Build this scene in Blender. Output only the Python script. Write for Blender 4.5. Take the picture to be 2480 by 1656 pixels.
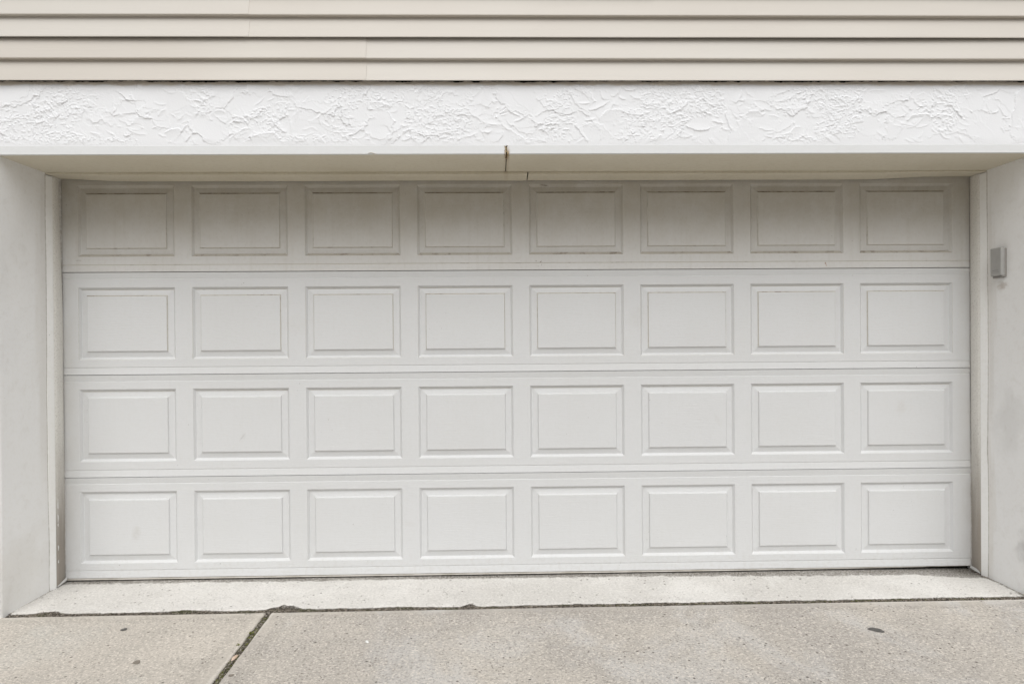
import bpy, bmesh, math, random
import numpy as np
from mathutils import Vector, Matrix

for o in list(bpy.data.objects): bpy.data.objects.remove(o)
SC = bpy.context.scene
COL = SC.collection
RNG = np.random.RandomState(11)
random.seed(5)

# ---------------------------------------------------------------- camera
def make_camera():
    pos = Vector((-0.13304, -3.65823, 1.24669)); pitch, yaw, roll = -0.0052365, 0.0204199, -0.0075617
    cy, sy, cp, sp = math.cos(yaw), math.sin(yaw), math.cos(pitch), math.sin(pitch)
    fwd = Vector((sy*cp, cy*cp, sp)); right = Vector((cy, -sy, 0)); up = right.cross(fwd)
    c, s = math.cos(roll), math.sin(roll)
    r2 = c*right + s*up; u2 = -s*right + c*up
    m = Matrix((r2, u2, -fwd)).transposed().to_4x4(); m.translation = pos
    cd = bpy.data.cameras.new("camera"); cd.lens = 1653/2480*36; cd.sensor_width = 36
    cd.clip_start = .02; cd.clip_end = 500
    co = bpy.data.objects.new("camera", cd); COL.objects.link(co); co.matrix_world = m
    SC.camera = co
make_camera()
SC.render.resolution_x = 1024; SC.render.resolution_y = 683

# ---------------------------------------------------------------- light: bright overcast from in front and above
SUN_EL, SUN_AZ = 50, 15.0           # azimuth 0 = straight out from the door (-Y)
w = bpy.data.worlds.new("World"); SC.world = w; w.use_nodes = True
nt = w.node_tree; bg = nt.nodes['Background']
sky = nt.nodes.new('ShaderNodeTexSky'); sky.sky_type = 'NISHITA'; sky.sun_disc = False
sky.sun_elevation = math.radians(SUN_EL); sky.sun_rotation = math.radians(180+SUN_AZ)
sky.dust_density = 4; sky.air_density = 1.0; sky.ozone_density = 1
hs = nt.nodes.new('ShaderNodeHueSaturation'); hs.inputs['Saturation'].default_value = .16
nt.links.new(sky.outputs[0], hs.inputs['Color']); nt.links.new(hs.outputs[0], bg.inputs[0])
bg.inputs[1].default_value = .05
sd = bpy.data.lights.new("sun", 'SUN'); sd.energy = 1.2; sd.angle = math.radians(60); sd.color = (1, .995, .988)
so = bpy.data.objects.new("sun", sd); COL.objects.link(so)
e, a = math.radians(SUN_EL), math.radians(SUN_AZ)
to_sun = Vector((math.sin(a)*math.cos(e), -math.cos(a)*math.cos(e), math.sin(e)))
so.rotation_euler = to_sun.to_track_quat('Z', 'Y').to_euler(); so.location = (0, -6, 8)
SC.view_settings.view_transform = 'Standard'; SC.view_settings.look = 'None'
SC.view_settings.exposure = .89; SC.view_settings.gamma = 1

# ---------------------------------------------------------------- helpers
def tag(o, label=None, cat=None, group=None, kind=None):
    if label: o['label'] = label
    if cat: o['category'] = cat
    if group: o['group'] = group
    if kind: o['kind'] = kind
    return o
def empty(name, loc, label=None, cat=None, group=None):
    o = bpy.data.objects.new(name, None); o.location = loc; o.empty_display_size = .1; COL.objects.link(o)
    return tag(o, label, cat, group)
def link(name, me, mats, parent=None, origin=None):
    for m in (mats if isinstance(mats, (list, tuple)) else [mats]): me.materials.append(m)
    o = bpy.data.objects.new(name, me); COL.objects.link(o)
    if origin is not None:
        me.transform(Matrix.Translation(-Vector(origin))); o.location = origin
    if parent is not None:
        o.parent = parent
        o.location = o.location - parent.location if parent.parent is None else o.location - parent.location - parent.parent.location
    return o
class MB:
    """collects quads and boxes in world coordinates"""
    def __init__(s): s.v = []; s.f = []; s.m = []
    def quad(s, pts, m=0):
        b = len(s.v); s.v += [tuple(p) for p in pts]; s.f.append(tuple(range(b, b+len(pts)))); s.m.append(m)
    def box(s, x0, x1, y0, y1, z0, z1, m=0):
        P = [(x0,y0,z0),(x1,y0,z0),(x1,y1,z0),(x0,y1,z0),(x0,y0,z1),(x1,y0,z1),(x1,y1,z1),(x0,y1,z1)]
        for q in ((0,3,2,1),(4,5,6,7),(0,1,5,4),(1,2,6,5),(2,3,7,6),(3,0,4,7)): s.quad([P[i] for i in q], m)
    def strip(s, rows, m=0, closed=False):
        """rows: list of point lists of equal length, quads between consecutive rows"""
        b = len(s.v); n = len(rows[0])
        for r in rows: s.v += [tuple(p) for p in r]
        for j in range(len(rows)-1):
            for i in range(n-1):
                s.f.append((b+j*n+i, b+j*n+i+1, b+(j+1)*n+i+1, b+(j+1)*n+i)); s.m.append(m)
    def build(s, name, mats, parent=None, origin=None, smooth=False, bevel=0, merge=True):
        me = bpy.data.meshes.new(name); me.from_pydata(s.v, [], s.f); me.update()
        me.polygons.foreach_set('material_index', s.m)
        if merge or bevel:
            bm = bmesh.new(); bm.from_mesh(me)
            bmesh.ops.remove_doubles(bm, verts=bm.verts, dist=1e-5)
            if bevel:
                bmesh.ops.bevel(bm, geom=[e for e in bm.edges if e.is_manifold and e.calc_face_angle(0) > .5], offset=bevel, segments=2, profile=.5, affect='EDGES')
            bm.to_mesh(me); bm.free()
        if smooth: me.polygons.foreach_set('use_smooth', [True]*len(me.polygons))
        return link(name, me, mats, parent, origin)
def vnoise(x, y, seed=0, octs=3, gain=.5):
    """2-D value noise, about -1..1"""
    x = np.asarray(x, float); y = np.asarray(y, float); out = 0; amp = 1; tot = 0
    r = np.random.RandomState(seed)
    for k in range(octs):
        T = r.rand(256, 256)*2-1
        xi = np.floor(x).astype(int); yi = np.floor(y).astype(int); fx = x-xi; fy = y-yi
        fx = fx*fx*(3-2*fx); fy = fy*fy*(3-2*fy)
        g = lambda a, b: T[(yi+b) % 256, (xi+a) % 256]
        out = out + amp*((g(0,0)*(1-fx)+g(1,0)*fx)*(1-fy)+(g(0,1)*(1-fx)+g(1,1)*fx)*fy)
        tot += amp; amp *= gain; x = x*2.03+13.1; y = y*2.03+7.7
    return out/tot*1.5
def grid_mesh(name, X, Y, Z, mats, parent=None, origin=None, flip=False, smooth=True):
    ny, nx = X.shape
    v = np.stack([X, Y, Z], -1).reshape(-1, 3)
    idx = np.arange(nx*ny).reshape(ny, nx)
    f = np.stack([idx[:-1,:-1], idx[:-1,1:], idx[1:,1:], idx[1:,:-1]], -1).reshape(-1, 4)
    if flip: f = f[:, ::-1]
    me = bpy.data.meshes.new(name)
    me.vertices.add(len(v)); me.vertices.foreach_set('co', v.ravel())
    me.loops.add(f.size); me.loops.foreach_set('vertex_index', f.ravel())
    me.polygons.add(len(f)); me.polygons.foreach_set('loop_start', np.arange(0, f.size, 4))
    me.update(calc_edges=True); me.validate()
    me.polygons.foreach_set('use_smooth', [bool(smooth)]*len(me.polygons))
    return link(name, me, mats, parent, origin)

# ---------------------------------------------------------------- materials
class NG:
    def __init__(s, name, rough=.6, spec=.3):
        s.m = bpy.data.materials.new(name); s.m.use_nodes = True; s.t = s.m.node_tree
        s.b = s.t.nodes['Principled BSDF']; s.b.inputs['Roughness'].default_value = rough
        s.b.inputs['Specular IOR Level'].default_value = spec
        g = s.n('ShaderNodeNewGeometry'); s.P = g.outputs['Position']; s.geo = g
    def n(s, t): return s.t.nodes.new(t)
    def l(s, a, b): s.t.links.new(a, b)
    def mapped(s, scale=(1,1,1), loc=(0,0,0)):
        mp = s.n('ShaderNodeMapping'); mp.inputs['Scale'].default_value = scale; mp.inputs['Location'].default_value = loc
        s.l(s.P, mp.inputs[0]); return mp.outputs[0]
    def noise(s, scale, vec=None, detail=3, rough=.5, dist=0):
        n = s.n('ShaderNodeTexNoise'); n.inputs['Scale'].default_value = scale; n.inputs['Detail'].default_value = detail
        n.inputs['Roughness'].default_value = rough; n.inputs['Distortion'].default_value = dist
        s.l(vec or s.P, n.inputs['Vector']); return n.outputs[0]
    def vor(s, scale, vec=None, feat='F1', rnd=1):
        n = s.n('ShaderNodeTexVoronoi'); n.inputs['Scale'].default_value = scale; n.feature = feat; n.inputs['Randomness'].default_value = rnd
        s.l(vec or s.P, n.inputs['Vector']); return n
    def ramp(s, fac, a, b, c0=0., c1=1.):
        n = s.n('ShaderNodeMapRange'); n.interpolation_type = 'SMOOTHSTEP'
        n.inputs[1].default_value = a; n.inputs[2].default_value = b; n.inputs[3].default_value = c0; n.inputs[4].default_value = c1
        s.l(fac, n.inputs[0]); return n.outputs[0]
    def math(s, op, a, b=0.):
        n = s.n('ShaderNodeMath'); n.operation = op
        for i, x in enumerate((a, b)):
            if isinstance(x, (int, float)): n.inputs[i].default_value = x
            else: s.l(x, n.inputs[i])
        return n.outputs[0]
    def mix(s, fac, a, b):
        n = s.n('ShaderNodeMix'); n.data_type = 'RGBA'
        for k, x in ((0, fac), (6, a), (7, b)):
            if isinstance(x, (int, float)): n.inputs[k].default_value = x
            elif isinstance(x, tuple): n.inputs[k].default_value = (*x, 1)
            else: s.l(x, n.inputs[k])
        return n.outputs[2]
    def sep(s):
        n = s.n('ShaderNodeSeparateXYZ'); s.l(s.P, n.inputs[0]); return n.outputs
    def color(s, c):
        if isinstance(c, tuple): s.b.inputs['Base Color'].default_value = (*c, 1)
        else: s.l(c, s.b.inputs['Base Color'])
    def bump(s, h, dist, strength=1.):
        n = s.n('ShaderNodeBump'); n.inputs['Distance'].default_value = dist; n.inputs['Strength'].default_value = strength
        s.l(h, n.inputs['Height'])
        if s.b.inputs['Normal'].is_linked: s.l(s.b.inputs['Normal'].links[0].from_socket, n.inputs['Normal'])
        s.l(n.outputs[0], s.b.inputs['Normal'])
DIRT = (.10, .075, .05)
def paint(name, base, dirty=.3, grain=.0006, specks=.0, rough=.5, stain=None):
    g = NG(name, rough, .3)
    big = g.ramp(g.noise(2.3, detail=4), .35, .75)
    fine = g.noise(60, detail=3)
    c = g.mix(g.math('MULTIPLY', big, .5*dirty), base, tuple(b*k for b, k in zip(base, (.86, .84, .79))))
    c = g.mix(g.math('MULTIPLY', g.ramp(fine, .45, .7), .35*dirty), c, tuple(b*k for b, k in zip(base, (.82, .79, .73))))
    # rare specks of grime
    if specks:
        v = g.vor(38); m = g.math('MULTIPLY', g.ramp(v.outputs['Distance'], .05, .11, 1, 0), g.ramp(g.noise(3.1, detail=2), .58, .66))
        m = g.math('MULTIPLY', m, g.ramp(g.noise(25), .45, .6))
        c = g.mix(g.math('MULTIPLY', m, specks), c, DIRT)
    if stain:
        c = stain(g, c)
    g.color(c)
    if grain:
        vec = g.mapped((14, 14, 260)); h = g.noise(1, vec, 4, .6, 1.2); g.bump(h, grain)
        g.bump(g.noise(1.3, detail=1), .004, .6)
    return g.m
WHITE = (.615, .621, .621)
def top_grime_shade(g, c):
    # mottled dust film on the upper section, with soffit shade painted in by height
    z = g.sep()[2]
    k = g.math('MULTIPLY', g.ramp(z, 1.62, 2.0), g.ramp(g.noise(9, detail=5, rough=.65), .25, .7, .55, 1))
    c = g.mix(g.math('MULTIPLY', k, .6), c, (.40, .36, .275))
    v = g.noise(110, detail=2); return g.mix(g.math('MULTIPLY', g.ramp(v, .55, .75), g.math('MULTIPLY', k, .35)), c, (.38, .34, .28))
def spot(g, c, cx, cz, sx, sz, ang, col, amt):
    mp = g.n('ShaderNodeMapping'); mp.vector_type = 'TEXTURE'; mp.inputs['Location'].default_value = (cx, 0, cz); mp.inputs['Rotation'].default_value = (0, ang, 0)
    mp.inputs['Scale'].default_value = (sx, .5, sz); g.l(g.P, mp.inputs[0]); ln = g.n('ShaderNodeVectorMath'); ln.operation = 'LENGTH'; g.l(mp.outputs[0], ln.inputs[0])
    k = g.math('MULTIPLY', g.ramp(ln.outputs['Value'], .2, 1.1, 1, 0), g.ramp(g.noise(60, detail=3), .25, .6, .4, 1))
    return g.mix(g.math('MULTIPLY', k, amt), c, col)
def door_marks(g, c):
    for q in ((-1.497, .733, .004, .030, .66, (.36, .35, .34), .5), (-1.490, .738, .016, .024, .4, (.50, .50, .49), .3), (-2.061, .23, .03, .05, .2, (.46, .45, .42), .35),
              (-.62, .26, .05, .02, .1, (.5, .49, .46), .2), (1.05, .80, .02, .05, -.5, (.52, .51, .49), .22), (2.05, .86, .04, .05, .3, (.52, .50, .47), .3),
              (.62, 1.36, .06, .09, .5, (.53, .52, .49), .25), (-1.2, 1.33, .10, .07, 0, (.54, .53, .50), .2), (1.80, .09, .003, .009, .2, (.3, .28, .26), .5),
              (-1.62, .061, .005, .003, 0, (.2, .18, .15), .8), (-2.15, .06, .004, .003, 0, (.2, .18, .15), .7), (.35, 1.58, .003, .004, 0, (.2, .16, .1), .6)):
        c = spot(g, c, *q)
    x, y, z = g.sep()                          # splashed dirt low on the door, faint water marks elsewhere
    k = g.math('MULTIPLY', g.ramp(g.math('ADD', z, g.math('MULTIPLY', g.noise(5, detail=4), .16)), .10, .24, 1, 0), g.ramp(g.noise(45, detail=4, rough=.7), .46, .66))
    c = g.mix(g.math('MULTIPLY', k, .13), c, (.40, .36, .30))
    st = g.ramp(g.noise(1, g.mapped((34, 1, 1.6)), 4, .6), .52, .74); c = g.mix(g.math('MULTIPLY', st, .05), c, (.50, .48, .43))
    ed = g.math('MULTIPLY', g.ramp(g.math('ABSOLUTE', x), 2.33, 2.438), g.ramp(g.noise(9, detail=4), .35, .65, .4, 1)); return g.mix(g.math('MULTIPLY', ed, .22), c, (.46, .42, .35))
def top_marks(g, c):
    c = top_grime_shade(g, c)
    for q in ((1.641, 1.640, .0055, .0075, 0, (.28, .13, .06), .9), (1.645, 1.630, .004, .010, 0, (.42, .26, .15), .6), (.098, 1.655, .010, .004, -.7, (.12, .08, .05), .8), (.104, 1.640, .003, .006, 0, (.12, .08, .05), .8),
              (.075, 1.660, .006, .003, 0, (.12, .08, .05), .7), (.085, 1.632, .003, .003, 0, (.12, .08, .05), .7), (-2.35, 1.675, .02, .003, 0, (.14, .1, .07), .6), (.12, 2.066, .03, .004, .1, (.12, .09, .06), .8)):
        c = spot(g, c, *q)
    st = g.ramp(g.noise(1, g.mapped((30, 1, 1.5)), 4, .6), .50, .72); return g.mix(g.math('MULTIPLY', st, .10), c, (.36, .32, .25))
M_door = paint('door_paint', WHITE, .25, .0012, .6, stain=door_marks)
M_door_top = paint('door_paint_weathered_shaded', (.618, .613, .598), .6, .0009, .9, stain=top_marks)
M_trim = paint('trim_paint', (.87, .87, .855), .45, 0, .5)
def joint_stain(g, c):
    x, y, z = g.sep(); nx = g.math('MULTIPLY', g.math('SUBTRACT', g.noise(70, detail=4, rough=.7), .5), .022)
    dx = g.math('ABSOLUTE', g.math('ADD', g.math('ADD', x, .0845), nx))
    near = g.ramp(dx, .003, .017, 1, 0)
    k = g.math('MULTIPLY', near, g.ramp(g.math('ABSOLUTE', g.math('ADD', z, -2.1075)), .004, .034, 1, .15))
    k = g.math('MULTIPLY', k, g.ramp(y, -.45, -.30, 1, .25))
    return g.mix(g.math('MULTIPLY', k, .85), c, (.30, .19, .075))
M_soffit = paint('soffit_paint', (.67, .625, .515), .9, 0, .9, stain=joint_stain)
M_moulding = paint('moulding_paint', (.70, .71, .71), .25, 0, .2, rough=.75, stain=joint_stain)
def grime_line(name, base, amt, lo, hi):
    g = NG(name, .7, .2)
    v = g.noise(1, g.mapped((22, 22, 22)), 5, .7); v2 = g.noise(4, detail=1)
    k = g.math('MULTIPLY', g.ramp(v, lo, hi), g.ramp(v2, .35, .6, .35, 1))
    c = g.mix(.3, base, (.42, .39, .34))
    g.color(g.mix(g.math('MULTIPLY', k, amt), c, (.14, .105, .07))); return g.m
M_gr_heavy = grime_line('grime_line_heavy', (.42, .38, .31), .85, .40, .60)
M_gr_mid = grime_line('grime_line_patchy', (.48, .45, .395), .65, .48, .66)
M_gr_light = grime_line('grime_line_light', (.62, .605, .56), .5, .52, .70)
def wall_stain_shade(g, c):
    x, y, z = g.sep()
    def blob(cx, cy, cz, sx, sy, sz, lo, hi):
        mp = g.mapped((1/sx, 1/sy, 1/sz), (-cx/sx, -cy/sy, -cz/sz))
        nz = g.n('ShaderNodeVectorMath'); nz.operation = 'ADD'; n = g.n('ShaderNodeTexNoise'); n.inputs['Scale'].default_value = 1.3; n.inputs['Detail'].default_value = 4
        g.l(mp, n.inputs['Vector']); sc = g.n('ShaderNodeVectorMath'); sc.operation = 'MULTIPLY_ADD'
        g.l(n.outputs[1], sc.inputs[0]); sc.inputs[1].default_value = (1.6,)*3; sc.inputs[2].default_value = (-.8,)*3
        g.l(mp, nz.inputs[0]); g.l(sc.outputs[0], nz.inputs[1])
        ln = g.n('ShaderNodeVectorMath'); ln.operation = 'LENGTH'; g.l(nz.outputs[0], ln.inputs[0])
        return g.ramp(ln.outputs['Value'], lo, hi, 1, 0)
    c = g.mix(g.math('MULTIPLY', blob(2.4356, -.40, .20, .3, .075, .085, .1, 1.3), .45), c, (.25, .24, .23))
    c = g.mix(g.math('MULTIPLY', blob(2.4356, -.235, 1.495, .3, .035, .022, .2, 1.3), .5), c, (.38, .30, .23))
    c = g.mix(g.math('MULTIPLY', blob(2.4356, -.15, 1.3, .3, .05, .7, .2, 1.2), .3), c, (.58, .54, .48))
    c = g.mix(g.math('MULTIPLY', blob(2.4356, -.28, .8, .3, .11, .20, .3, 1.2), .22), c, (.50, .49, .47))
    c = g.mix(g.math('MULTIPLY', blob(2.4356, -.14, .3, .3, .05, .45, .3, 1.2), .3), c, (.66, .61, .53))
    c = g.mix(g.math('MULTIPLY', blob(-2.437, -.15, 1.2, .3, .07, .9, .3, 1.2), .28), c, (.60, .56, .50))
    c = g.mix(g.math('MULTIPLY', blob(-2.437, -.32, .12, .3, .3, .2, .3, 1.4), .22), c, (.62, .58, .50))
    ln = g.math('MULTIPLY', g.ramp(y, -.1375, -.1335), g.ramp(g.noise(30, detail=4, rough=.7), .3, .6, .45, 1)); c = g.mix(g.math('MULTIPLY', ln, .6), c, (.30, .26, .21))  # grimy line at the jamb corner, with the corner's shadow painted in
    d = g.ramp(g.noise(18, detail=5, rough=.7), .5, .72)
    return g.mix(g.math('MULTIPLY', d, .12), c, (.5, .46, .4))
M_side = paint('smooth_stucco_paint', (.90, .90, .895), .35, 0, .35, stain=wall_stain_shade, rough=.6)
g = NG('stucco_bump', .8, .2); g.color((.83, .83, .825)); g.bump(g.ramp(g.noise(24, detail=5, dist=1.5), .45, .6), .004)
M_stucco_plain = g.m
g = NG('stucco', .8, .2)
c = g.mix(g.math('MULTIPLY', g.ramp(g.noise(5, detail=4), .4, .8), .4), (.785, .793, .805), (.755, .76, .77))
z = g.sep()[2]
edge = g.math('MULTIPLY', g.ramp(g.math('ADD', z, g.math('MULTIPLY', g.noise(13, detail=4), .02)), 2.4300, 2.4420), .85)
c = g.mix(edge, c, (.62, .55, .46)); g.color(c); g.bump(g.noise(150, detail=3), .0006, .6); M_stucco = g.m
g = NG('siding_vinyl', .45, .35)
c = g.mix(g.ramp(g.noise(.9, detail=2), .3, .7), (.585, .55, .495), (.56, .52, .465))
g.color(c); g.bump(g.noise(1, g.mapped((6, 6, 120)), 3), .0004); g.bump(g.noise(2.2, g.mapped((.7, 1, 5)), 1), .006, .6); M_siding = g.m
g = NG('siding_vinyl_b', .45, .35)
c = g.mix(g.ramp(g.noise(.9, detail=2), .3, .7), (.575, .535, .48), (.59, .56, .51))
g.color(c); g.bump(g.noise(1, g.mapped((6, 6, 120)), 3), .0004); g.bump(g.noise(2.2, g.mapped((.7, 1, 5), (3, 0, 5)), 1), .006, .6); M_siding2 = g.m
g = NG('dark_gap', .9, .1); g.color((.012, .010, .008)); M_dark = g.m
def seal_mat():
    g = NG('vinyl_seal', .55, .3); x, y, z = g.sep()
    n = g.math('MULTIPLY', g.math('SUBTRACT', g.noise(3.5, g.mapped((6, 6, 1)), 3), .5), .5)
    k = g.ramp(g.math('ADD', z, n), .95, .35)
    k = g.ramp(g.math('ADD', z, n), .15, .85, 1, 0)
    sp = g.ramp(g.noise(160, g.mapped((1, 1, 1)), 3, .7), .50, .72)
    c = g.mix(g.math('MULTIPLY', sp, .25), (.78, .765, .72), (.50, .46, .40))
    c = g.mix(k, c, (.34, .305, .265)); c = g.mix(g.math('MULTIPLY', sp, .3), c, (.22, .19, .16))
    g.color(c); return g.m
M_seal = seal_mat()
g = NG('bottom_rubber', .6, .3); g.color(g.mix(g.ramp(g.noise(6, detail=4), .4, .7), (.62, .59, .54), (.46, .43, .37))); M_rubber = g.m
FLV = -.025
def concrete(name, c1, c2, grit=1., pits=1., patch=(.55, .54, .52), slab=False):
    g = NG(name, .85, .2)
    c = g.mix(g.ramp(g.noise(1.1, detail=6, rough=.65), .38, .62), c1, c2)
    c = g.mix(g.math('MULTIPLY', g.ramp(g.noise(2.4, g.mapped((1, .6, 1), (4, 2, 0)), 5, .65, .6), .48, .66), .55), c, patch)
    c = g.mix(g.math('MULTIPLY', g.ramp(g.noise(7, g.mapped((1, 1.3, 1), (1, 5, 0)), 5, .7, .5), .50, .72), .28), c, tuple(k*.72 for k in c2))
    if slab:                                  # smoother paler margin left by the edging tool, grimy band beside it
        x, y, z = g.sep(); nz = g.math('MULTIPLY', g.math('SUBTRACT', g.noise(6, detail=4), .5), .05)
        yy = g.math('ADD', y, nz)
        m1 = g.ramp(yy, -.505, -.475); jx = g.math('ABSOLUTE', g.math('ADD', x, 1.206)); m1 = g.math('MAXIMUM', m1, g.ramp(g.math('ADD', jx, nz), .035, .065, 1, 0))
        band = g.math('MULTIPLY', g.ramp(yy, -.56, -.51), g.ramp(yy, -.50, -.47, 1, 0))
        jj = g.math('ADD', jx, nz); band = g.math('MAXIMUM', band, g.math('MULTIPLY', g.ramp(jj, .05, .075), g.ramp(jj, .085, .14, 1, 0)))
        c = g.mix(g.math('MULTIPLY', band, .35), c, tuple(k*.68 for k in c1))
        keep = g.math('SUBTRACT', 1, g.math('MULTIPLY', m1, .6))
        edge = g.math('MAXIMUM', g.ramp(y, -.455, -.446), g.ramp(jx, .016, .026, 1, 0)); c = g.mix(g.math('MULTIPLY', edge, .45), c, (.68, .64, .58))
    else: keep = 1
    if not slab:                              # dirt washed against the door, the right pier and the front edge
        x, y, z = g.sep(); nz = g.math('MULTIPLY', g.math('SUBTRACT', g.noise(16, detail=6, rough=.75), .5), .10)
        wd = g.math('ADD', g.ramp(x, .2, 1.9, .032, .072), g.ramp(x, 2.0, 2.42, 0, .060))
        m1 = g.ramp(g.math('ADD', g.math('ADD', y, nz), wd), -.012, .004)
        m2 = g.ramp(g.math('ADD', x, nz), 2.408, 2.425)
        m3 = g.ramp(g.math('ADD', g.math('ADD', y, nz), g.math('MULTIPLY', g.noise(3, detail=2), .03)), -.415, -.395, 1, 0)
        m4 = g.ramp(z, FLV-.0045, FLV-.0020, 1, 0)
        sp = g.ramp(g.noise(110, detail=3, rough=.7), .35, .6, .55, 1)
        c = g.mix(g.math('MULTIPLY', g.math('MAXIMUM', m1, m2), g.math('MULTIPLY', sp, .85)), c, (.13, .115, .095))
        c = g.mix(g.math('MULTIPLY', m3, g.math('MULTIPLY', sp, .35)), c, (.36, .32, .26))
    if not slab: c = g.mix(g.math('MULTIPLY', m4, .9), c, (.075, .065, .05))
    n1 = g.noise(78, detail=3, rough=.7); n2 = g.noise(105, g.mapped((1, 1, 1), (3, 7, 1)), 2, .6); n3 = g.noise(170, detail=2)
    f = g.math('MULTIPLY', g.ramp(n1, .50, .62), .50*grit); f = g.math('MULTIPLY', f, keep)
    c = g.mix(f, c, tuple(k*.55 for k in c2))
    f = g.math('MULTIPLY', g.ramp(n2, .53, .64), .60*grit); f = g.math('MULTIPLY', f, keep)
    c = g.mix(f, c, tuple(min(.9, k*1.22+.07) for k in c1))
    c = g.mix(g.math('MULTIPLY', g.ramp(n3, .5, .7), .3*grit), c, tuple(k*.6 for k in c1))
    v = g.vor(62); m = g.math('MULTIPLY', g.ramp(v.outputs['Distance'], .10, .22, 1, 0), g.ramp(g.noise(17, detail=2), .54, .60))
    v2 = g.vor(26); m2 = g.math('MULTIPLY', g.ramp(v2.outputs['Distance'], .08, .17, 1, 0), g.ramp(g.noise(9, detail=1), .50, .56))
    mm = g.math('MAXIMUM', m, m2)
    c = g.mix(g.math('MULTIPLY', mm, .8*pits), c, (.13, .115, .10))
    g.color(c); g.bump(n1, .0025, .7); g.bump(mm, -.003, 1); g.bump(g.noise(7, detail=2), .004, .5)
    return g.m
M_slabL = concrete('concrete_warm', (.555, .51, .45), (.47, .435, .385), 1.05, .9, (.55, .54, .50), True)
M_slabR = concrete('concrete_grey', (.515, .475, .42), (.415, .385, .35), 1.2, 1.1, (.57, .56, .545), True)
M_apron = concrete('concrete_pale', (.655, .635, .60), (.58, .56, .525), .55, 1, (.74, .725, .69))
g = NG('street', .9, .2); g.color(g.mix(g.noise(30, detail=5), (.075, .072, .07), (.10, .095, .09))); M_ground = g.m
g = NG('joint_dirt', .95, .1)
c = g.mix(g.ramp(g.noise(90, detail=4, rough=.7), .42, .62), (.035, .030, .023), (.24, .21, .17))
c = g.mix(g.math('MULTIPLY', g.ramp(g.noise(7, detail=3), .5, .62), .5), c, (.06, .07, .025)); g.color(c); g.bump(g.noise(120, detail=3), .004); M_dirt = g.m
g = NG('grit_stone', .9, .15); oi = g.n('ShaderNodeObjectInfo')
c = g.mix(g.ramp(g.noise(70, detail=0), .42, .58), (.07, .06, .05), (.34, .30, .26)); g.color(c); M_grit = g.m
g = NG('moss', .9, .1); g.color(g.mix(g.ramp(g.noise(80, detail=2), .35, .65), (.10, .11, .03), (.24, .25, .08))); M_moss = g.m
g = NG('keypad_plastic', .38, .45); g.color(g.mix(g.ramp(g.noise(20, detail=3), .4, .7), (.40, .395, .38), (.36, .355, .34))); M_key = g.m
g = NG('keypad_base_plastic', .5, .4); g.color((.30, .285, .265)); M_key2 = g.m
g = NG('keypad_slot', .6, .3); g.color((.16, .155, .145)); M_key3 = g.m
g = NG('gum', .7, .2); g.color(g.mix(g.noise(90, detail=3), (.075, .075, .07), (.15, .14, .13))); M_gum = g.m
g = NG('gum_worn', .8, .2); g.color(g.mix(g.noise(90, detail=3), (.17, .15, .125), (.27, .24, .20))); M_gum2 = g.m
g = NG('paint_flake', .6, .2); g.color((.78, .78, .76)); M_flake = g.m
g = NG('wood_chip', .8, .2); g.color(g.mix(g.noise(60, detail=2), (.52, .35, .24), (.70, .58, .48))); M_wood = g.m
g = NG('rust', .9, .1); g.color(g.mix(g.ramp(g.noise(90, detail=3), .4, .6), (.16, .09, .03), (.45, .36, .18))); M_rust = g.m

XW = 2.4365            # inner faces of the recess
YF = -.470             # wall face
ZS = 2.1072            # soffit height
ZT = 2.1456            # top of the moulding
ZST = 2.4420            # top of the stucco band
FL = -.025             # floor

# ================================================================= STUCCO WALL
wall = empty('stucco_wall', (0, YF, FL), 'white painted stucco wall with rough trowelled band around the recessed garage opening', 'wall')
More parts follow.
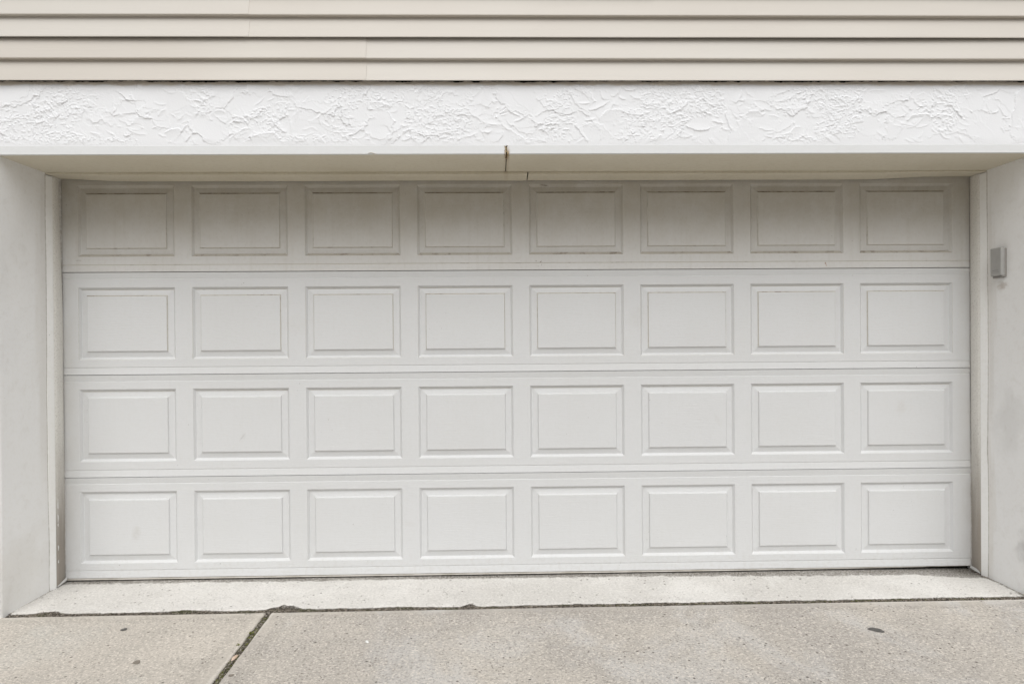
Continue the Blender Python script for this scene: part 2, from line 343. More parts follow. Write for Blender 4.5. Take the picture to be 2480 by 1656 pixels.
# --- trowelled band as a real height field
def stucco_field(x0, x1, z0, z1, d=.0024):
    nx = int((x1-x0)/d)+1; nz = int((z1-z0)/d)+1
    xs = np.linspace(x0, x1, nx); zs = np.linspace(z0, z1, nz); X, Z = np.meshgrid(xs, zs)
    w1 = vnoise(X*16, Z*16, 1, 4, .6); w2 = vnoise(X*55, Z*55, 2, 3, .6)
    H = vnoise(X*5, Z*7, 3, 3)*.0012
    r = np.random.RandomState(42)
    N = int((x1-x0)*190)
    for k in range(N):
        t = r.rand(); cx = r.uniform(x0, x1); cz = r.uniform(z0+.01, z1-.015)
        a = r.uniform(.010, .030) if t < .5 else (r.uniform(.03, .06) if t < .82 else r.uniform(.06, .15)); b = a*r.uniform(.3, .75)
        ang = r.uniform(-.9, .9) if r.rand() < .75 else r.uniform(-1.6, 1.6)
        R = a*1.5; i0 = max(0, int((cx-R-x0)/d)); i1 = min(nx, int((cx+R-x0)/d)+2); j0 = max(0, int((cz-R-z0)/d)); j1 = min(nz, int((cz+R-z0)/d)+2)
        if i1-i0 < 3 or j1-j0 < 3: continue
        S = np.s_[j0:j1, i0:i1]; dx = X[S]-cx; dz = Z[S]-cz; c, s = math.cos(ang), math.sin(ang)
        u = (dx*c+dz*s)/a; v = (-dx*s+dz*c)/b
        rr = np.sqrt(u*u+v*v)+.30*w1[S]+.14*w2[S]
        sgn = -1 if r.rand() < .8 else 1       # thick lip mostly on the lower side
        lip = np.clip((sgn*v+.55)/1.35, 0, 1)**1.6
        A = r.uniform(.0012, .0036)*(.8+a*4)
        mask = np.clip((1-rr)*a/.0032, 0, 1)
        mask = mask*mask*(3-2*mask)
        H[S] = H[S]*(1-mask*.75) + mask*A*lip
        # curled lip bead
        bead = np.exp(-((rr-.96)*b/.0028)**2)*(lip > .45)*A*.55
        H[S] += bead
    # crumbs in patches
    reg = np.clip((vnoise(X*6, Z*8, 7, 2)+.02)*3, 0, 1)
    cr = vnoise(X*120+vnoise(X*20, Z*20, 8)*2, Z*150, 9, 2)
    H += reg*np.clip((cr-.28)*6, 0, 1)*.0026
    # knife-smoothed bottom and top margins
    m = np.clip((Z-z0)/.03, 0, 1)*np.clip((z1-Z)/.022+.25, 0, 1)
    H = H*m
    return X, Z, H
X, Z, H = stucco_field(-3.0, 3.0, ZT, ZST)
rag = vnoise(X[-1]*22, X[-1]*0, 21, 4, .65)*.0050+vnoise(X[-1]*2.1, X[-1]*0+3, 22, 2)*.003
tt = np.clip((Z-(ZST-.03))/.03, 0, 1); Z2 = Z+tt*rag[None, :]
Y = YF-.002-H*.80
Y = np.vstack([Y, Y[-1:]+.003, Y[-1:]+.012]); X2 = np.vstack([X, X[-1:], X[-1:]]); Z2 = np.vstack([Z2, Z2[-1:]+.0015, Z2[-1:]+.001])
lintel = grid_mesh('lintel', X2, Y, Z2, [M_stucco], wall); lintel['label'] = 'rough trowelled white stucco band over the opening'
b = MB()
b.box(-5.2, 5.2, YF+.012, 0.25, ZT-.0002, 2.95)                       # masonry behind band and siding
b.box(-5.2, -3.0, YF, YF+.012, ZT, ZST); b.box(3.0, 5.2, YF, YF+.012, ZT, ZST)
b.build('wall_core', [M_stucco_plain], wall)
def pier(sx, lab):
    b = MB(); x0, x1 = sorted((sx*XW, sx*5.2))
    b.box(x0+.0 if sx > 0 else x0, x1, YF, .25, -.2, ZS-.0)
    o = b.build('pier', [M_stucco_plain], wall); o['label'] = lab
    # smooth painted return face of the recess, slightly uneven
    ys = np.linspace(YF-.002, .02, 60); zs = np.linspace(FL-.02, ZS, 240); Yg, Zg = np.meshgrid(ys, zs)
    Xg = sx*(XW-.003) + vnoise(Yg*6+sx*9, Zg*3.2, 31, 3)*.0022
    Xg += sx*np.clip((Yg-YF)/.01, 0, 1)*-.0 + sx*.006*np.clip(1-(Yg-YF+.002)/.012, 0, 1)**2
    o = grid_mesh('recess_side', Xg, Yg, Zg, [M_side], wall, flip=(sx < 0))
    o['label'] = lab.replace('pier', 'return face of the pier')
pier(-1, 'white pier left of the garage door'); pier(1, 'scuffed white pier right of the garage door carrying the keypad')
# --- soffit boards and moulding, both butted with an open joint
def wavy_board(name, x0, x1, prof, mat, parent, seed, amp=.0012, lab=None, n=140):
    xs = np.linspace(x0, x1, n); P = np.array(prof); wv = vnoise(xs*1.1+seed, xs*0, seed, 3)*amp
    Xg = np.repeat(xs[None, :], len(P), 0); Yg = np.repeat(P[:, 0:1], n, 1); Zg = P[:, 1:2]+wv[None, :]
    o = grid_mesh(name, Xg, Yg, Zg, [mat], parent, smooth=False, flip=True)
    # end caps
    bm = bmesh.new(); bm.from_mesh(o.data); bm.verts.ensure_lookup_table()
    for k in (0, n-1):
        bm.faces.new([bm.verts[j*n+k] for j in range(len(P))])
    bm.to_mesh(o.data); bm.free()
    if lab: o['label'] = lab
    return o
JX = -.0870
mp = [(YF+.012, ZT), (YF-.0025, ZT), (YF-.0030, ZT-.0006), (YF-.0030, ZS+.0004), (YF-.0024, ZS-.0003), (YF+.0128, ZS-.0006)]
wavy_board('moulding', -5.2, JX-.0026, mp, M_moulding, wall, 3, .0005, 'white edge board along the lintel bottom, left of the rusty joint')
wavy_board('moulding', JX+.0026, 5.2, mp, M_moulding, wall, 4, .0005, 'white edge board along the lintel bottom, right of the rusty joint')
sp = [(YF+.012, ZT-.01), (YF+.010, ZS), (-.20, ZS), (-.128, ZS), (-.128, ZS+.02)]
wavy_board('soffit_board', -XW, JX-.0022, [(YF+.013, ZT-.01), (YF+.013, ZS), (.0, ZS), (.0, ZS+.02)], M_soffit, wall, 5, .0008)
wavy_board('soffit_board', JX+.0022, XW, [(YF+.013, ZT-.01), (YF+.013, ZS), (.0, ZS), (.0, ZS+.02)], M_soffit, wall, 6, .0008)
b = MB(); b.box(JX-.02, JX+.02, YF+.014, -.02, ZS+.006, ZS+.012); b.box(JX-.02, JX+.02, YF+.004, YF+.008, ZS+.001, ZT-.002); b.build('joint_backing', [M_dark], wall)
# rust-stained caulk crumbs in the moulding joint
bm = bmesh.new(); r = random.Random(3)
for k in range(46):
    y = YF-.0040 if k < 30 else r.uniform(YF-.004, YF+.10); t = r.random()
    z = ZS+r.uniform(-.002, .036)*(1 if k < 30 else 0) if k < 30 else ZS-.0006
    x = JX+r.gauss(0, .0028 if (k % 3) else .007)*(1.6 if abs(z-ZS) < .006 else 1)
    bmesh.ops.create_icosphere(bm, subdivisions=1, radius=r.uniform(.0008, .0024), matrix=Matrix.Translation((x, y, z)) @ Matrix.Diagonal((1, .5, 1.3, 1)))
me = bpy.data.meshes.new('rust_crumbs'); bm.to_mesh(me); bm.free(); o = link('rust_crumbs', me, [M_rust], wall); o['kind'] = 'stuff'
# curled paint flake under the lintel edge
bm = bmesh.new()
for k, (cx, w_) in enumerate(((-.715, .020), (-.700, .012))):
    v = [bm.verts.new((cx+w_*(i/6-.5)*1.6, YF-.004-.004*math.sin(i/6*math.pi), ZS+.001+.004*math.sin(i/6*math.pi)-.003*k)) for i in range(7)]
    v2 = [bm.verts.new((p.co.x+.002, YF+.012, ZS-.001)) for p in v]
    for i in range(6): bm.faces.new((v[i], v[i+1], v2[i+1], v2[i]))
me = bpy.data.meshes.new('paint_curl'); bm.to_mesh(me); bm.free(); link('paint_curl', me, [M_soffit], wall)

# ================================================================= SIDING
siding = empty('siding_wall', (0, YF, 2.43), 'beige horizontal vinyl siding wall above the white stucco band', 'wall')
YS = YF-.006
def siding_panel(z0, x0, x1, mat, seed, proud=0., lab=None):
    p = .1005; n = max(8, int((x1-x0)/.03))
    yb, yt = YS-.0215-proud, YS-.0005-proud
    prof = [(yb+.011, z0+.0035), (yb+.004, z0+.0008), (yb+.0008, z0), (yb, z0+.002), (yb+.0004, z0+.006),
            (yt-.0015, z0+p-.014), (yt+.0020, z0+p-.004), (yt+.0020, z0+p+.0005), (yb+.0035, z0+p+.0006), (yb+.0010, z0+p+.0022), (yb+.0008, z0+p+.006),
            (yt-.001, z0+2*p-.002), (yt+.003, z0+2*p+.012)]
    xs = np.linspace(x0, x1, n); P = np.array(prof)
    wz = vnoise(xs*.9+seed*3, xs*0, 50+seed, 2)*.0006; wy = vnoise(xs*1.2+seed*5, xs*0, 60+seed, 2)*.0010
    Xg = np.repeat(xs[None, :], len(P), 0); Yg = P[:, 0:1]+wy[None, :]; Zg = P[:, 1:2]+wz[None, :]
    o = grid_mesh('siding_panel', Xg, Yg, Zg, [mat], siding, smooth=False)
    # joint edge thickness
    bm = bmesh.new(); bm.from_mesh(o.data); bm.verts.ensure_lookup_table()
    cols = [[bm.verts[j*n+k] for j in range(len(P))] for k in (0, n-1)]
    for col in cols:
        dup = [bm.verts.new(v.co+Vector((0, .0018, 0))) for v in col]
        for j in range(len(P)-1): bm.faces.new((col[j], col[j+1], dup[j+1], dup[j]))
    bmesh.ops.recalc_face_normals(bm, faces=bm.faces[:]); bm.to_mesh(o.data); bm.free()
    if lab: o['label'] = lab
z0 = 2.4375
rows = [-.731, -1.2659, .6, -1.9, 1.4, -.3, 2.0, -1.1, .9, -2.2, .2, 1.7]
for i, jx in enumerate(rows):
    zc = z0+.2000*i
    siding_panel(zc, -5.2, jx, (M_siding, M_siding2)[i % 2], i, .0022)
    siding_panel(zc, jx-.02, 5.2, (M_siding2, M_siding)[i % 2], i+20, 0)
b = MB(); b.box(-5.2, 5.2, YS+.012, .25, 2.951, 4.85); b.box(-5.2, 5.2, YS+.0125, YS+.0165, 2.4365, 2.9505); b.build('siding_backing', [M_dark], siding)

# ================================================================= DOOR FRAME
frame = empty('door_frame', (0, -.1, FL), 'off-white trim boards with flexible vinyl seals lining three sides of the garage door', 'door frame')
XB = 2.4215
for sx in (-1, 1):
    b = MB(); x0, x1 = sorted((sx*XB, sx*(XW+.01)))
    q = [(XW+.01, -.1300), (XW-.0035, -.1300), (XW-.0045, -.1290), (XB-.0002, -.0960), (XB, -.0930), (XB+.008, -.0925)]
    b.strip([[(sx*px, py, zz_) for zz_ in np.linspace(FL-.004, 2.0955, 30)] for px, py in q][::sx])
    o = b.build('jamb_board', [M_trim], frame)
    o['label'] = 'left upright trim board' if sx < 0 else 'right upright trim board with nail marks'
    # vinyl flap from board to door
    n = 120; zs = np.linspace(FL+.010, 2.099, n)
    P = [(XB+.004, -.0900), (XB+.003, -.0925), (XB+.0006, -.091), (XB-.001, -.07), (XB+.001, -.04), (XB+.0055, -.016), (XB+.0085, -.0075), (XB+.0105, -.0062)]
    Yg = np.array([[p[1]]*n for p in P]); 
    wv = vnoise(zs*2+sx*7, zs*0, 70+sx, 3)*.0014
    Xg = np.array([[p[0]*1.0]*n for p in P]); wgt = np.clip((Yg+.09)/.06, 0, 1)
    if sx < 0: Yg = Yg - wgt*np.clip((zs[None, :]-1.45)/.5, 0, 1)*.020    # flap stands off the bowed top corner
    Xg = sx*(Xg + wgt*wv[None, :]); Zg = np.repeat(zs[None, :], len(P), 0)
    Zg[:, 0] += np.clip((Yg[:, 0]+.09)/.09, 0, 1)*.012
    o = grid_mesh('vinyl_seal', Xg, Yg, Zg, [M_seal], frame, flip=(sx > 0))
    o['label'] = ('left' if sx < 0 else 'right')+' upright vinyl seal, grey-brown with dirt near the ground'
# white paint dabs left on the worn seals
def dab(sx, y, z, h, w_, name='paint_dab'):
    bm = bmesh.new(); c = bm.verts.new((0, 0, 0)); ring = []
    for i in range(14):
        t = i/14*2*math.pi; rr = 1+.25*math.sin(3*t+z*40)+.12*math.sin(7*t)
        ring.append(bm.verts.new((0, w_*rr*math.cos(t), h*rr*math.sin(t))))
    for i in range(14): bm.faces.new((c, ring[i], ring[(i+1) % 14]))
    me = bpy.data.meshes.new(name); bm.to_mesh(me); bm.free()
    bmz = Matrix.Translation((sx*(XB-.0042), y, z)); me.transform(bmz); link(name, me, [M_flake], frame)
for z, h in ((.405, .026), (.335, .022), (.30, .008), (.182, .014), (.11, .009)): dab(-1, -.082, z, h, .0042)
def seal_foot(sx, prof):
    b = MB(); b.quad([(sx*(XB-.003), y, z) for y, z in prof]); b.build('paint_dab', [M_flake], frame, merge=False)
seal_foot(-1, [(-.090, -.020), (-.03, -.013), (-.012, -.010), (-.012, .008), (-.05, -.002), (-.075, -.010), (-.09, -.013)])
seal_foot(1, [(-.090, -.021), (-.03, -.016), (-.014, -.014), (-.012, -.002), (-.035, .000), (-.060, -.002), (-.080, -.008), (-.09, -.016)])
# header: board and sagging flap
def header(x0, x1, seed, lab):
    n = int((x1-x0)/.02); xs = np.linspace(x0, x1, n)
    d = np.minimum(xs+XW, XW-xs); sag = 1-np.exp(-(np.clip(d, 0, 9)/.20)**2)
    sagr = np.where(xs > 0, 1-np.exp(-(d/.42)**4), sag)
    zb = 2.1010-.0075*sagr+vnoise(xs*2, xs*0, seed, 3)*.0008; zt = 2.1030-.0155*sagr+vnoise(xs*1.6, xs*0, seed+1, 3)*.0012
    P = [(-.126, ZS+.004+0*xs), (-.130, ZS-.002+0*xs), (-.130, zb+.002), (-.128, zb), (-.0927, zb-.0004), (-.0905, zb+.0006), (-.05, (zb+zt)/2-.001), (-.018, zt), (-.008, zt+.0008), (-.0075, zt+.004)]
    Xg = np.repeat(xs[None, :], len(P), 0); Yg = np.array([[p[0]]*n for p in P]); Zg = np.array([p[1] for p in P])
    o = grid_mesh('header_trim', Xg, Yg, Zg, [M_soffit], frame, smooth=False, flip=True)
    bm = bmesh.new(); bm.from_mesh(o.data); bm.verts.ensure_lookup_table()
    cols = [[bm.verts[j*n+k] for j in range(len(P))] for k in (0, n-1)]
    for col in cols:
        top = [bm.verts.new(v.co.copy()) for v in col]
        for v in top: v.co.z = ZS-.0015
        bm.verts.ensure_lookup_table()
        for j in range(1, len(P)-1): bm.faces.new((col[j], col[j+1], top[j+1], top[j]))
    bm.to_mesh(o.data); bm.free(); o['label'] = lab
header(-XW+.001, .0245, 81, 'header trim and seal left of the black split')
header(.0305, XW-.001, 84, 'header trim and seal right of the black split')
b = MB(); b.box(.015, .04, -.12, -.012, ZS-.0045, ZS-.003); b.build('split_backing', [M_dark], frame)

# ================================================================= GARAGE DOOR
door = empty('garage_door', (0, 0, -.006), 'white four-section garage door with thirty-two raised panels, grimy along its shaded top', 'garage door')
DX = 2.4325
seams = [-.006, .526, 1.0685, 1.611, 2.1535]
rowsz = [(.0700, .4508), (.6095, .9930), (1.1490, 1.5315), (1.6945, 2.0700)]
PX0, PITCH, PWID = -2.3525, .5972, .5080
CHAMFER = [(0, 0), (.0010, .0008), (.0112, .0128), (.0140, .0134), (.0385, .0086), (.0412, .0080), (.0452, .0012), (.0468, .0003), (.0490, 0)]
def raised_panel(x0, x1, z0, z1, row, sec):
    b = MB(); P = CHAMFER; K = len(P)
    def ring(k): i, d = P[k]; return [(x0+i, d, z0+i), (x1-i, d, z0+i), (x1-i, d, z1-i), (x0+i, d, z1-i)]
    for k in range(K-1):
        A, B = ring(k), ring(k+1)
        for s in range(4):                     # 0 bottom, 1 right, 2 top, 3 left
            m = 0
            if row == 3:
                if s == 2 and k in (4, 5): m = 1
                if s == 0 and k in (0, 1, 2): m = 2
                if s == 0 and k in (5, 6): m = 3
                if s in (1, 3) and k in (0, 5, 6): m = 3
            if row == 2:
                if s == 2 and k in (5, 6): m = 2
                if s == 0 and k in (0,): m = 3
                if s in (1, 3) and k in (0, 5): m = 3
                if s == 2 and k in (2,): m = 3
            if row == 1 and s == 2 and k == 2: m = 3
            # long side faces split so the dirt and pressing can vary along them
            b.quad([A[s], A[(s+1) % 4], B[(s+1) % 4], B[s]], m)
    C = ring(K-1); nx, nz = 6, 5               # pillowed centre field
    xs = np.linspace(C[0][0], C[1][0], nx); zs = np.linspace(C[0][2], C[2][2], nz)
    cup = random.uniform(-.0016, .0008)
    rows_ = [[(x, cup*math.sin(math.pi*i/(nx-1))*math.sin(math.pi*j/(nz-1)), z) for i, x in enumerate(xs)] for j, z in enumerate(zs)]
    b.strip(rows_)
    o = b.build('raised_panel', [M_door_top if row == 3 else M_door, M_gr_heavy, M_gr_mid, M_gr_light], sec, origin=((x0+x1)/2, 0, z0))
    return o
for s in range(4):
    zb, zt = seams[s], seams[s+1]; gap = .0034 if s < 3 else .0046
    b = MB(); z0, z1 = zb+(gap/2 if s else 0), zt-.0008
    pz0, pz1 = rowsz[s]
    def hrow(pts, m=0):                         # horizontal bands along the whole width, slightly wavy seams
        b.strip([[(x, y, z+0) for x in np.linspace(-DX, DX, 9)] for y, z in pts], m)
    gb, gt = zb+.0405, zt-.034
    hrow([(.035, z0), (-.0015, z0), (-.0030, z0+.0012), (-.0024, z0+.004), (.0018, gb-.0035)])
    gm = 1 if s == 3 else 0
    hrow([(.0018, gb-.0035), (.0024, gb-.0020), (.0006, gb), (0, gb+.0012)], 2 if s == 3 else 0)
    hrow([(0, gt-.0015), (.0008, gt-.0008), (.0024, gt+.0010), (.0016, gt+.0025)], 0)
    hrow([(.0016, gt+.0025), (-.0024, z1-.003), (-.0030, z1-.0010), (-.0015, z1), (.035, z1)])
    # stiles and rails around the panels
    xs = [-DX]
    for i in range(8): xs += [PX0+i*PITCH, PX0+i*PITCH+PWID]
    xs.append(DX); zz = [gb+.0012, pz0, pz1, gt-.0015]
    for j in range(3):
        for i in range(len(xs)-1):
            if j == 1 and i % 2 == 1: continue
            b.quad([(xs[i], 0, zz[j]), (xs[i+1], 0, zz[j]), (xs[i+1], 0, zz[j+1]), (xs[i], 0, zz[j+1])])
    for sx in (-1, 1):
        x = sx*DX; b.quad([(x, .0024, z0), (x, .035, z0), (x, .035, z1), (x, .0024, z1)])
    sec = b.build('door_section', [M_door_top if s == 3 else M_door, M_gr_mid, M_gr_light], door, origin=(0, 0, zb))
    sec['label'] = ['lowest door section beside the ground', 'second door section from the ground with a small dent', 'second door section from the top', 'top door section, grimy and shaded'][s]
    for i in range(8): raised_panel(PX0+i*PITCH, PX0+i*PITCH+PWID, pz0, pz1, s, sec)
# retainer and bulb seal under the door: lifts clear of the floor at the right
b = MB(); xs = np.linspace(-DX+.002, DX-.002, 60)
b.strip([[(x, y, z) for x in xs] for y, z in ((.030, -.0065), (.006, -.0066), (.0045, -.0075), (.0045, -.0100), (.008, -.0105))]); b.build('seal_retainer', [M_rubber], door)
b = MB()
lift = [.0020+.0085*max(0, (x-.9)/1.5)**1.7 for x in xs]
b.strip([[(x, .008-.0095*math.cos(t), -.0158+lift[i]*(1 if t > 0 else .5)-.0055*math.sin(t)) for i, x in enumerate(xs)] for t in np.linspace(-1.4, 1.5, 7)])
b.build('bottom_seal', [M_rubber], door, smooth=True)
b = MB(); b.box(-DX-.05, DX+.05, .036, .05, -.05, 2.12); b.build('dark_backing', [M_dark], door)
# ================================================================= KEYPAD
KX = XW-.004
key = empty('keypad', (KX, -.233, 1.537), 'small grey garage door keypad mounted on the right white pier', 'keypad')
b = MB(); b.box(KX-.021, KX+.004, -.2675, -.1965, 1.5385, 1.6845); b.build('keypad_base', [M_key2], key, bevel=.004)
def lid():
    b = MB(); x0 = KX-.0305
    prof = [(1.5500, .0), (1.5400, .006), (1.5370, .012)]
    b.box(x0, KX-.010, -.2705, -.1935, 1.5455, 1.6875)
    o = b.build('keypad_lid', [M_key], key, bevel=.0045)
lid()
b = MB(); b.box(KX-.0312, KX-.0300, -.2520, -.2100, 1.5725, 1.5742, 0); b.box(KX-.0310, KX-.0300, -.2560, -.2060, 1.5640, 1.5650)
b.build('finger_slot', [M_key3], key)
b = MB(); b.box(KX-.026, KX-.006, -.262, -.205, 1.5335, 1.5400); b.build('keypad_foot', [M_key2], key, bevel=.002)

# ================================================================= GROUND
def yline(x): return -.4300+.0057*np.asarray(x)
o = MB(); o.box(-60, 60, -60, -6.5, -.2, -.055); gr = o.build('ground', [M_ground]); tag(gr, 'wide grey paved ground in front of the driveway', 'ground', kind='structure')
b = MB(); b.box(-60, 60, -6.5, 20, -.3, -.075); gd = b.build('ground', [M_ground]); tag(gd, 'ground surface beneath the driveway slabs', 'ground', kind='structure')
# driveway slabs with rounded tooled arrises
JL, JR = -1.2305, -1.2035
def slab(x0, x1, jl, mat, lab):
    """x0/x1: outer/inner x; the side facing the joint leans as the joint does"""
    n = 260; prof = [(0, -.075), (0, -.012), (.0015, -.005), (.005, -.0015), (.011, 0), (.03, .0)]
    side = 1 if jl else -1
    t = np.linspace(0, 1, n); back = []; b = MB()
    xa = x0+(x1-x0)*t
    jagg = vnoise(xa*14, xa*0, 90, 4, .6)*.0016
    rows_ = []
    for i, z in prof: rows_.append([(x, yline(x)-.0115-i-j, FL+z) for x, j in zip(xa, jagg)])
    b.strip(rows_)
    ys = np.linspace(-.4300-.0115-.03, -6.4, 12)
    yb = [r[1] for r in rows_[-1]]
    last = rows_[-1]
    b.strip([last]+[[(x, y, FL+0) for x in xa] for y in (-.52, -.8, -1.3, -2.2, -3.6, -6.5)])
    o = b.build('driveway_slab', [mat]); return o
def slab_grid(xin, xout, mat, lab, seed):
    sgn = 1 if xout > xin else -1
    # distances from joint and from back crack, dense near the edges
    e = np.array([0, 0, .0012, .004, .009, .02]); hz = np.array([-.06, -.010, -.004, -.0012, 0, 0])
    dx = np.concatenate([e, np.linspace(.035, abs(xout-xin), 220)]); dy = np.concatenate([e, np.linspace(.035, 1.3, 130), np.linspace(1.5, 6, 14)])
    zx = np.concatenate([hz, np.zeros(220)]); zy = np.concatenate([hz, np.zeros(144)])
    DXg, DYg = np.meshgrid(dx, dy); ZX, ZY = np.meshgrid(zx, zy)
    Xb = xin+sgn*DXg; yb = yline(Xb)-.0115
    Yg = yb-DYg
    wob = vnoise(DYg*13+seed, DYg*0, 91+seed, 3)*.0022*np.exp(-DXg/.03) 
    Xg = Xb+(.0325*(-Yg-.44))*np.exp(-DXg/1.2)+wob
    Yg = Yg-vnoise(Xb*12, Xb*0+seed, 95+seed, 4, .6)*.0014*np.exp(-DYg/.02)
    Zg = FL+np.minimum(ZX, ZY)+vnoise(Xb*1.3, Yg*1.3, 97+seed, 3)*.0025*np.clip(DXg*8, 0, 1)*np.clip(DYg*8, 0, 1)
    o = grid_mesh('driveway_slab', Xg, Yg, Zg, [mat], flip=(sgn > 0)); tag(o, lab, 'driveway', kind='structure'); return o
slab_grid(JL, -6.5, M_slabL, 'warm beige concrete driveway slab left of the mossy joint', 1)
slab_grid(JR, 6.5, M_slabR, 'large grey concrete driveway slab right of the mossy joint', 2)
# apron strip under the door, broken front edge
n = 1500; xs = np.linspace(-XW-.002, XW+.002, n)
rough = vnoise(xs*30, xs*0, 101, 4, .65)*.0045+vnoise(xs*5, xs*0, 102, 3)*.004
chip = .050*np.exp(-(np.abs(xs+1.155)/.070)**3)+.030*np.exp(-((xs+.278)/.022)**2)+.030*np.exp(-((xs+2.25)/.05)**2)+.016*np.exp(-((xs+1.62)/.06)**2)+.012*np.exp(-((xs+.62)/.05)**2)
chip = chip*(1+.3*vnoise(xs*40, xs*0, 103, 3))
yf = yline(xs)+.0225+rough*1.3+chip
d = np.array([0, .0, .002, .006, .012, .02, .032, .05, .08, .12, .17, .23, .30, .36, .42, .52]); zz = np.array([-.05, -.014, -.007, -.003, -.001]+[0]*11)
Dg, Xg = np.meshgrid(d, xs, indexing='ij'); Yg = np.minimum(yf[None, :]+Dg, .08+Dg*.02); Zg = FL+zz[:, None]+vnoise(Xg*3, Yg*6, 104, 3)*.0016
Zg = Zg+vnoise(Xg*60, Yg*60, 106, 2)*.0012*np.exp(-Dg/.02)
cornerdip = np.clip((Xg-1.5)/.9, 0, 1)**2*np.clip((Yg+.22)/.2, 0, 1); Zg = Zg-.006*cornerdip
ap = grid_mesh('apron', Xg, Yg, Zg, [M_apron]); tag(ap, 'pale concrete threshold strip between the driveway and the garage door', 'apron', kind='structure')
# packed dirt in the joints
def ribbon(name, cx, cy, hw, z, seed, axis='x'):
    m = 5; off = np.linspace(-1, 1, m)
    c = np.array(cx); y = np.array(cy); W = hw*(1+.25*vnoise(c*20, y*20, seed, 3))
    if axis == 'x': Xg = np.repeat(c[None, :], m, 0); Yg = y[None, :]+off[:, None]*W[None, :]
    else: Yg = np.repeat(y[None, :], m, 0); Xg = c[None, :]+off[:, None]*W[None, :]
    Zg = z+vnoise(Xg*90, Yg*90, seed+1, 3)*.0028+0*Xg
    return Xg, Yg, Zg
xs = np.linspace(-2.6, 2.7, 1200); dirt = [ribbon('d', xs, yline(xs)+.012, .032, FL-.0055, 111)]
ys = np.linspace(-.43, -4.5, 900); dirt.append(ribbon('d', -1.217+.0325*(-ys-.44), ys, .018, FL-.0075, 113, 'y'))
dm = empty('joint_dirt', (0, 0, 0))
bpy.data.objects.remove(dm)
V = []; F = []
for (A, B, C) in dirt:
    ny, nx = A.shape; base = len(V); V += np.stack([A, B, C], -1).reshape(-1, 3).tolist()
    for j in range(ny-1):
        for i in range(nx-1): F.append((base+j*nx+i, base+j*nx+i+1, base+(j+1)*nx+i+1, base+(j+1)*nx+i))
# grimy fringe on the apron against the door and the right pier
def fringe(pts_in, pts_out, z=.0016):
    base = len(V); n_ = len(pts_in)
    for k in range(4):
        for a_, b_ in zip(pts_in, pts_out):
            t = k/3; V.append((a_[0]*(1-t)+b_[0]*t, a_[1]*(1-t)+b_[1]*t, FL+z*(1-t)**.5+.0004+random.uniform(-.0004, .0008)*(1-t)))
    for k in range(3):
        for i in range(n_-1): F.append((base+k*n_+i, base+k*n_+i+1, base+(k+1)*n_+i+1, base+(k+1)*n_+i))
me = bpy.data.meshes.new('joint_dirt'); me.from_pydata(V, [], F); me.update(); me.polygons.foreach_set('use_smooth', [True]*len(me.polygons))
jd = link('joint_dirt', me, [M_dirt]); tag(jd, 'packed dark dirt filling the joints between the concrete slabs', 'dirt', kind='stuff')

def scatter(name, pts, mat, lab, cat, seed):
    """pts: x, y, z, size; each an irregular little octahedral stone"""
    r = np.random.RandomState(seed); P = np.array(pts); n_ = len(P)
    base = np.array([(1,0,0),(0,1,0),(-1,0,0),(0,-1,0),(0,0,1),(0,0,-1)], float)
    fac = np.array([(0,1,4),(1,2,4),(2,3,4),(3,0,4),(1,0,5),(2,1,5),(3,2,5),(0,3,5)])
    v = base[None]*P[:, None, 3:4]*r.uniform(.55, 1.3, (n_, 6, 1))*np.array([1.15, 1, .6]); an = r.rand(n_)*6.28; c, s = np.cos(an)[:, None], np.sin(an)[:, None]
    vx = v[..., 0]*c-v[..., 1]*s; vy = v[..., 0]*s+v[..., 1]*c
    v = np.stack([vx, vy, v[..., 2]], -1)+P[:, None, :3]
    f = fac[None]+np.arange(n_)[:, None, None]*6
    me = bpy.data.meshes.new(name); me.from_pydata(v.reshape(-1, 3).tolist(), [], f.reshape(-1, 3).tolist()); me.update()
    o = link(name, me, [mat]); return tag(o, lab, cat, kind='stuff')
r = np.random.RandomState(8); pts = []
for k in range(5200):                                    # along the long crack
    x = r.uniform(-2.43, 2.43); pts.append((x, yline(x)+.006+r.normal(0, .010), FL-.0035+r.uniform(-.002, .0025), r.uniform(.0008, .0028)))
for k in range(1500):
    y = -.44-abs(r.rand())*.9; pts.append((-1.217+.0325*(-y-.44)+r.normal(0, .0065), y, FL-.0055+r.uniform(-.002, .003), r.uniform(.0008, .0026)))
for k in range(420):                                      # chipped corners
    cx, cy, s = [(-1.155, -.385, .03), (-.278, -.392, .012), (-2.25, -.405, .03)][k % 3]; pts.append((cx+r.normal(0, s*1.3), cy+r.normal(0, .011), FL-.002+r.uniform(-.003, .001), r.uniform(.0008, .003)))
dens = lambda x: .25+.75*np.clip((x-.2)/1.2, 0, 1)
for k in range(9000):                                     # grit swept against the door
    x = r.uniform(-2.42, 2.42)
    if r.rand() > dens(x)+.25*vnoise(x*6, 0, 5): continue
    wd = .016+.026*np.clip((x-.3)/1.2, 0, 1)+.045*np.clip((x-2.05)/.35, 0, 1)
    pts.append((x, -.004-abs(r.normal(0, wd)), FL+.0002-.006*np.clip((x-1.5)/.9, 0, 1)**2*1, r.uniform(.0007, .0022)))
for k in range(2600):                                     # along the right pier foot
    y = r.uniform(-.43, -.02); pts.append((XW-.006-abs(r.normal(0, .010)), y, FL-.002, r.uniform(.0008, .0024)))
for k in range(700):
    y = r.uniform(-.43, -.10); pts.append((-XW+.004+abs(r.normal(0, .004)), y, FL-.0005, r.uniform(.0008, .002)))
for k in range(500): pts.append((r.uniform(-2.4, 2.4), r.uniform(-.40, -.03), FL+.0004, r.uniform(.0006, .0016)))
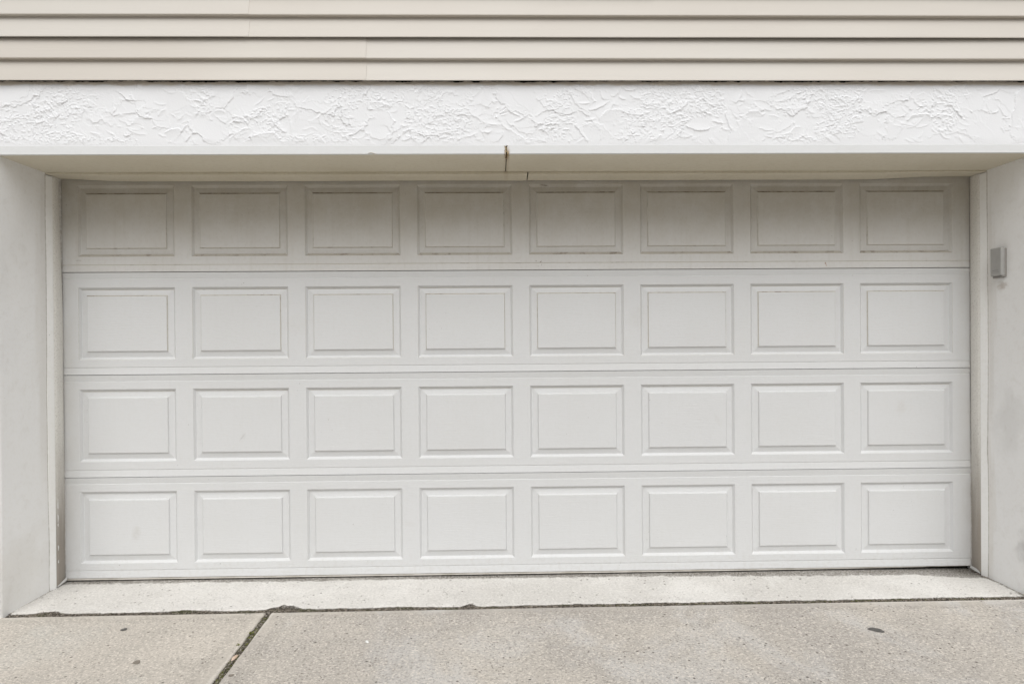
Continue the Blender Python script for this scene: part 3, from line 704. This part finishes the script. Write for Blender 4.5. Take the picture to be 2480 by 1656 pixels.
for k in range(260): pts.append((r.uniform(-2.0, 2.2), r.uniform(-1.3, -.46), FL+.0006, r.uniform(.0008, .0020)))
scatter('grit', pts, M_grit, 'fine dark grit gathered in the cracks and against the door foot', 'grit', 9)
# moss: tufts of tiny leaf blades in the slanting joint
bm = bmesh.new(); r = random.Random(12)
def tuft(x, y, z, n_, rad, hgt):
    for k in range(n_):
        a_ = r.uniform(0, 6.28); rr = rad*math.sqrt(r.random()); px, py = x+rr*math.cos(a_), y+rr*math.sin(a_)
        h = hgt*r.uniform(.5, 1.2); w_ = h*r.uniform(.25, .5); b_ = r.uniform(0, 6.28); lx, ly = r.uniform(-.7, .7)*h, r.uniform(-.7, .7)*h
        p = [(px-w_*math.cos(b_), py-w_*math.sin(b_), z), (px+w_*math.cos(b_), py+w_*math.sin(b_), z), (px+lx+w_*.5*math.cos(b_), py+ly, z+h*.7), (px+lx*1.2, py+ly*1.2, z+h)]
        bm.faces.new([bm.verts.new(q) for q in p])
for k in range(150):
    y = -.50-r.random()*.9; prob = .35+.65*(y < -.85)+.5*(abs(y+.67) < .05)
    if r.random() > prob: continue
    tuft(-1.217+.0325*(-y-.44)+r.gauss(0, .0045), y, FL-.008, 9, .006, .0055)
tuft(-1.2215, -.664, FL-.007, 50, .009, .008); tuft(-1.227, -.79, FL-.005, 22, .005, .010)
for k in range(70):
    x = r.uniform(.3, 2.3); tuft(x, yline(x)+.010+r.gauss(0, .004), FL-.007, 6, .005, .005)
me = bpy.data.meshes.new('moss'); bm.to_mesh(me); bm.free(); mo = link('moss', me, [M_moss]); tag(mo, 'green moss and tiny weeds growing in the concrete joints', 'moss', kind='stuff')
# flattened gum, paint flake and wood chip
def blob(name, x, y, a_, b_, ang, mat, lab, cat, group=None, h=.0022, seed=0):
    bm = bmesh.new(); n_ = 22; rr = random.Random(seed); ph = [rr.uniform(0, 6.28) for _ in range(4)]
    rings = []
    for (s, z) in ((1, .0), (.93, h*.6), (.7, h), (.35, h*1.1)):
        ring = []
        for i in range(n_):
            t = i/n_*2*math.pi; q = s*(1+.09*math.sin(2*t+ph[0])+.07*math.sin(3*t+ph[1])+.05*math.sin(5*t+ph[2]))
            ux, uy = a_*q*math.cos(t), b_*q*math.sin(t)
            ring.append(bm.verts.new((ux*math.cos(ang)-uy*math.sin(ang), ux*math.sin(ang)+uy*math.cos(ang), z+rr.uniform(-.1, .1)*h)))
        rings.append(ring)
    for k in range(3):
        for i in range(n_): bm.faces.new((rings[k][i], rings[k][(i+1) % n_], rings[k+1][(i+1) % n_], rings[k+1][i]))
    bm.faces.new(rings[-1]); me = bpy.data.meshes.new(name); bm.to_mesh(me); bm.free()
    me.polygons.foreach_set('use_smooth', [True]*len(me.polygons))
    o = link(name, me, [mat]); o.location = (x, y, FL+.0012); return tag(o, lab, cat, group)
blob('gum_spot', -1.7946, -.6166, .0125, .013, .4, M_gum, 'small dark round gum spot on the beige left slab, nearer the door', 'gum', 'flattened gum spots on the driveway', seed=1)
blob('gum_spot', -1.5754, -.9286, .014, .016, .9, M_gum2, 'faded brown gum spot on the beige left slab, farther from the door', 'gum', 'flattened gum spots on the driveway', .0014, 2)
blob('gum_spot', 1.492, -.7463, .030, .021, -.62, M_gum, 'long dark grey gum smear alone on the grey right slab', 'gum', 'flattened gum spots on the driveway', seed=3)
blob('gum_spot', -1.1565, -1.0498, .0095, .010, .5, M_gum2, 'small brown gum spot on the right slab close beside the mossy joint', 'gum', 'flattened gum spots on the driveway', .0014, 4)
blob('paint_flake', -.6937, -.781, .007, .012, .3, M_flake, 'small white paint flake lying on the grey slab', 'flake', h=.003, seed=5)
wc = blob('wood_chip', -1.2030, -.8959, .0085, .022, -.1, M_wood, 'pinkish wood chip wedged in the mossy joint', 'wood chip', h=.005, seed=6); wc.location.z = FL-.004
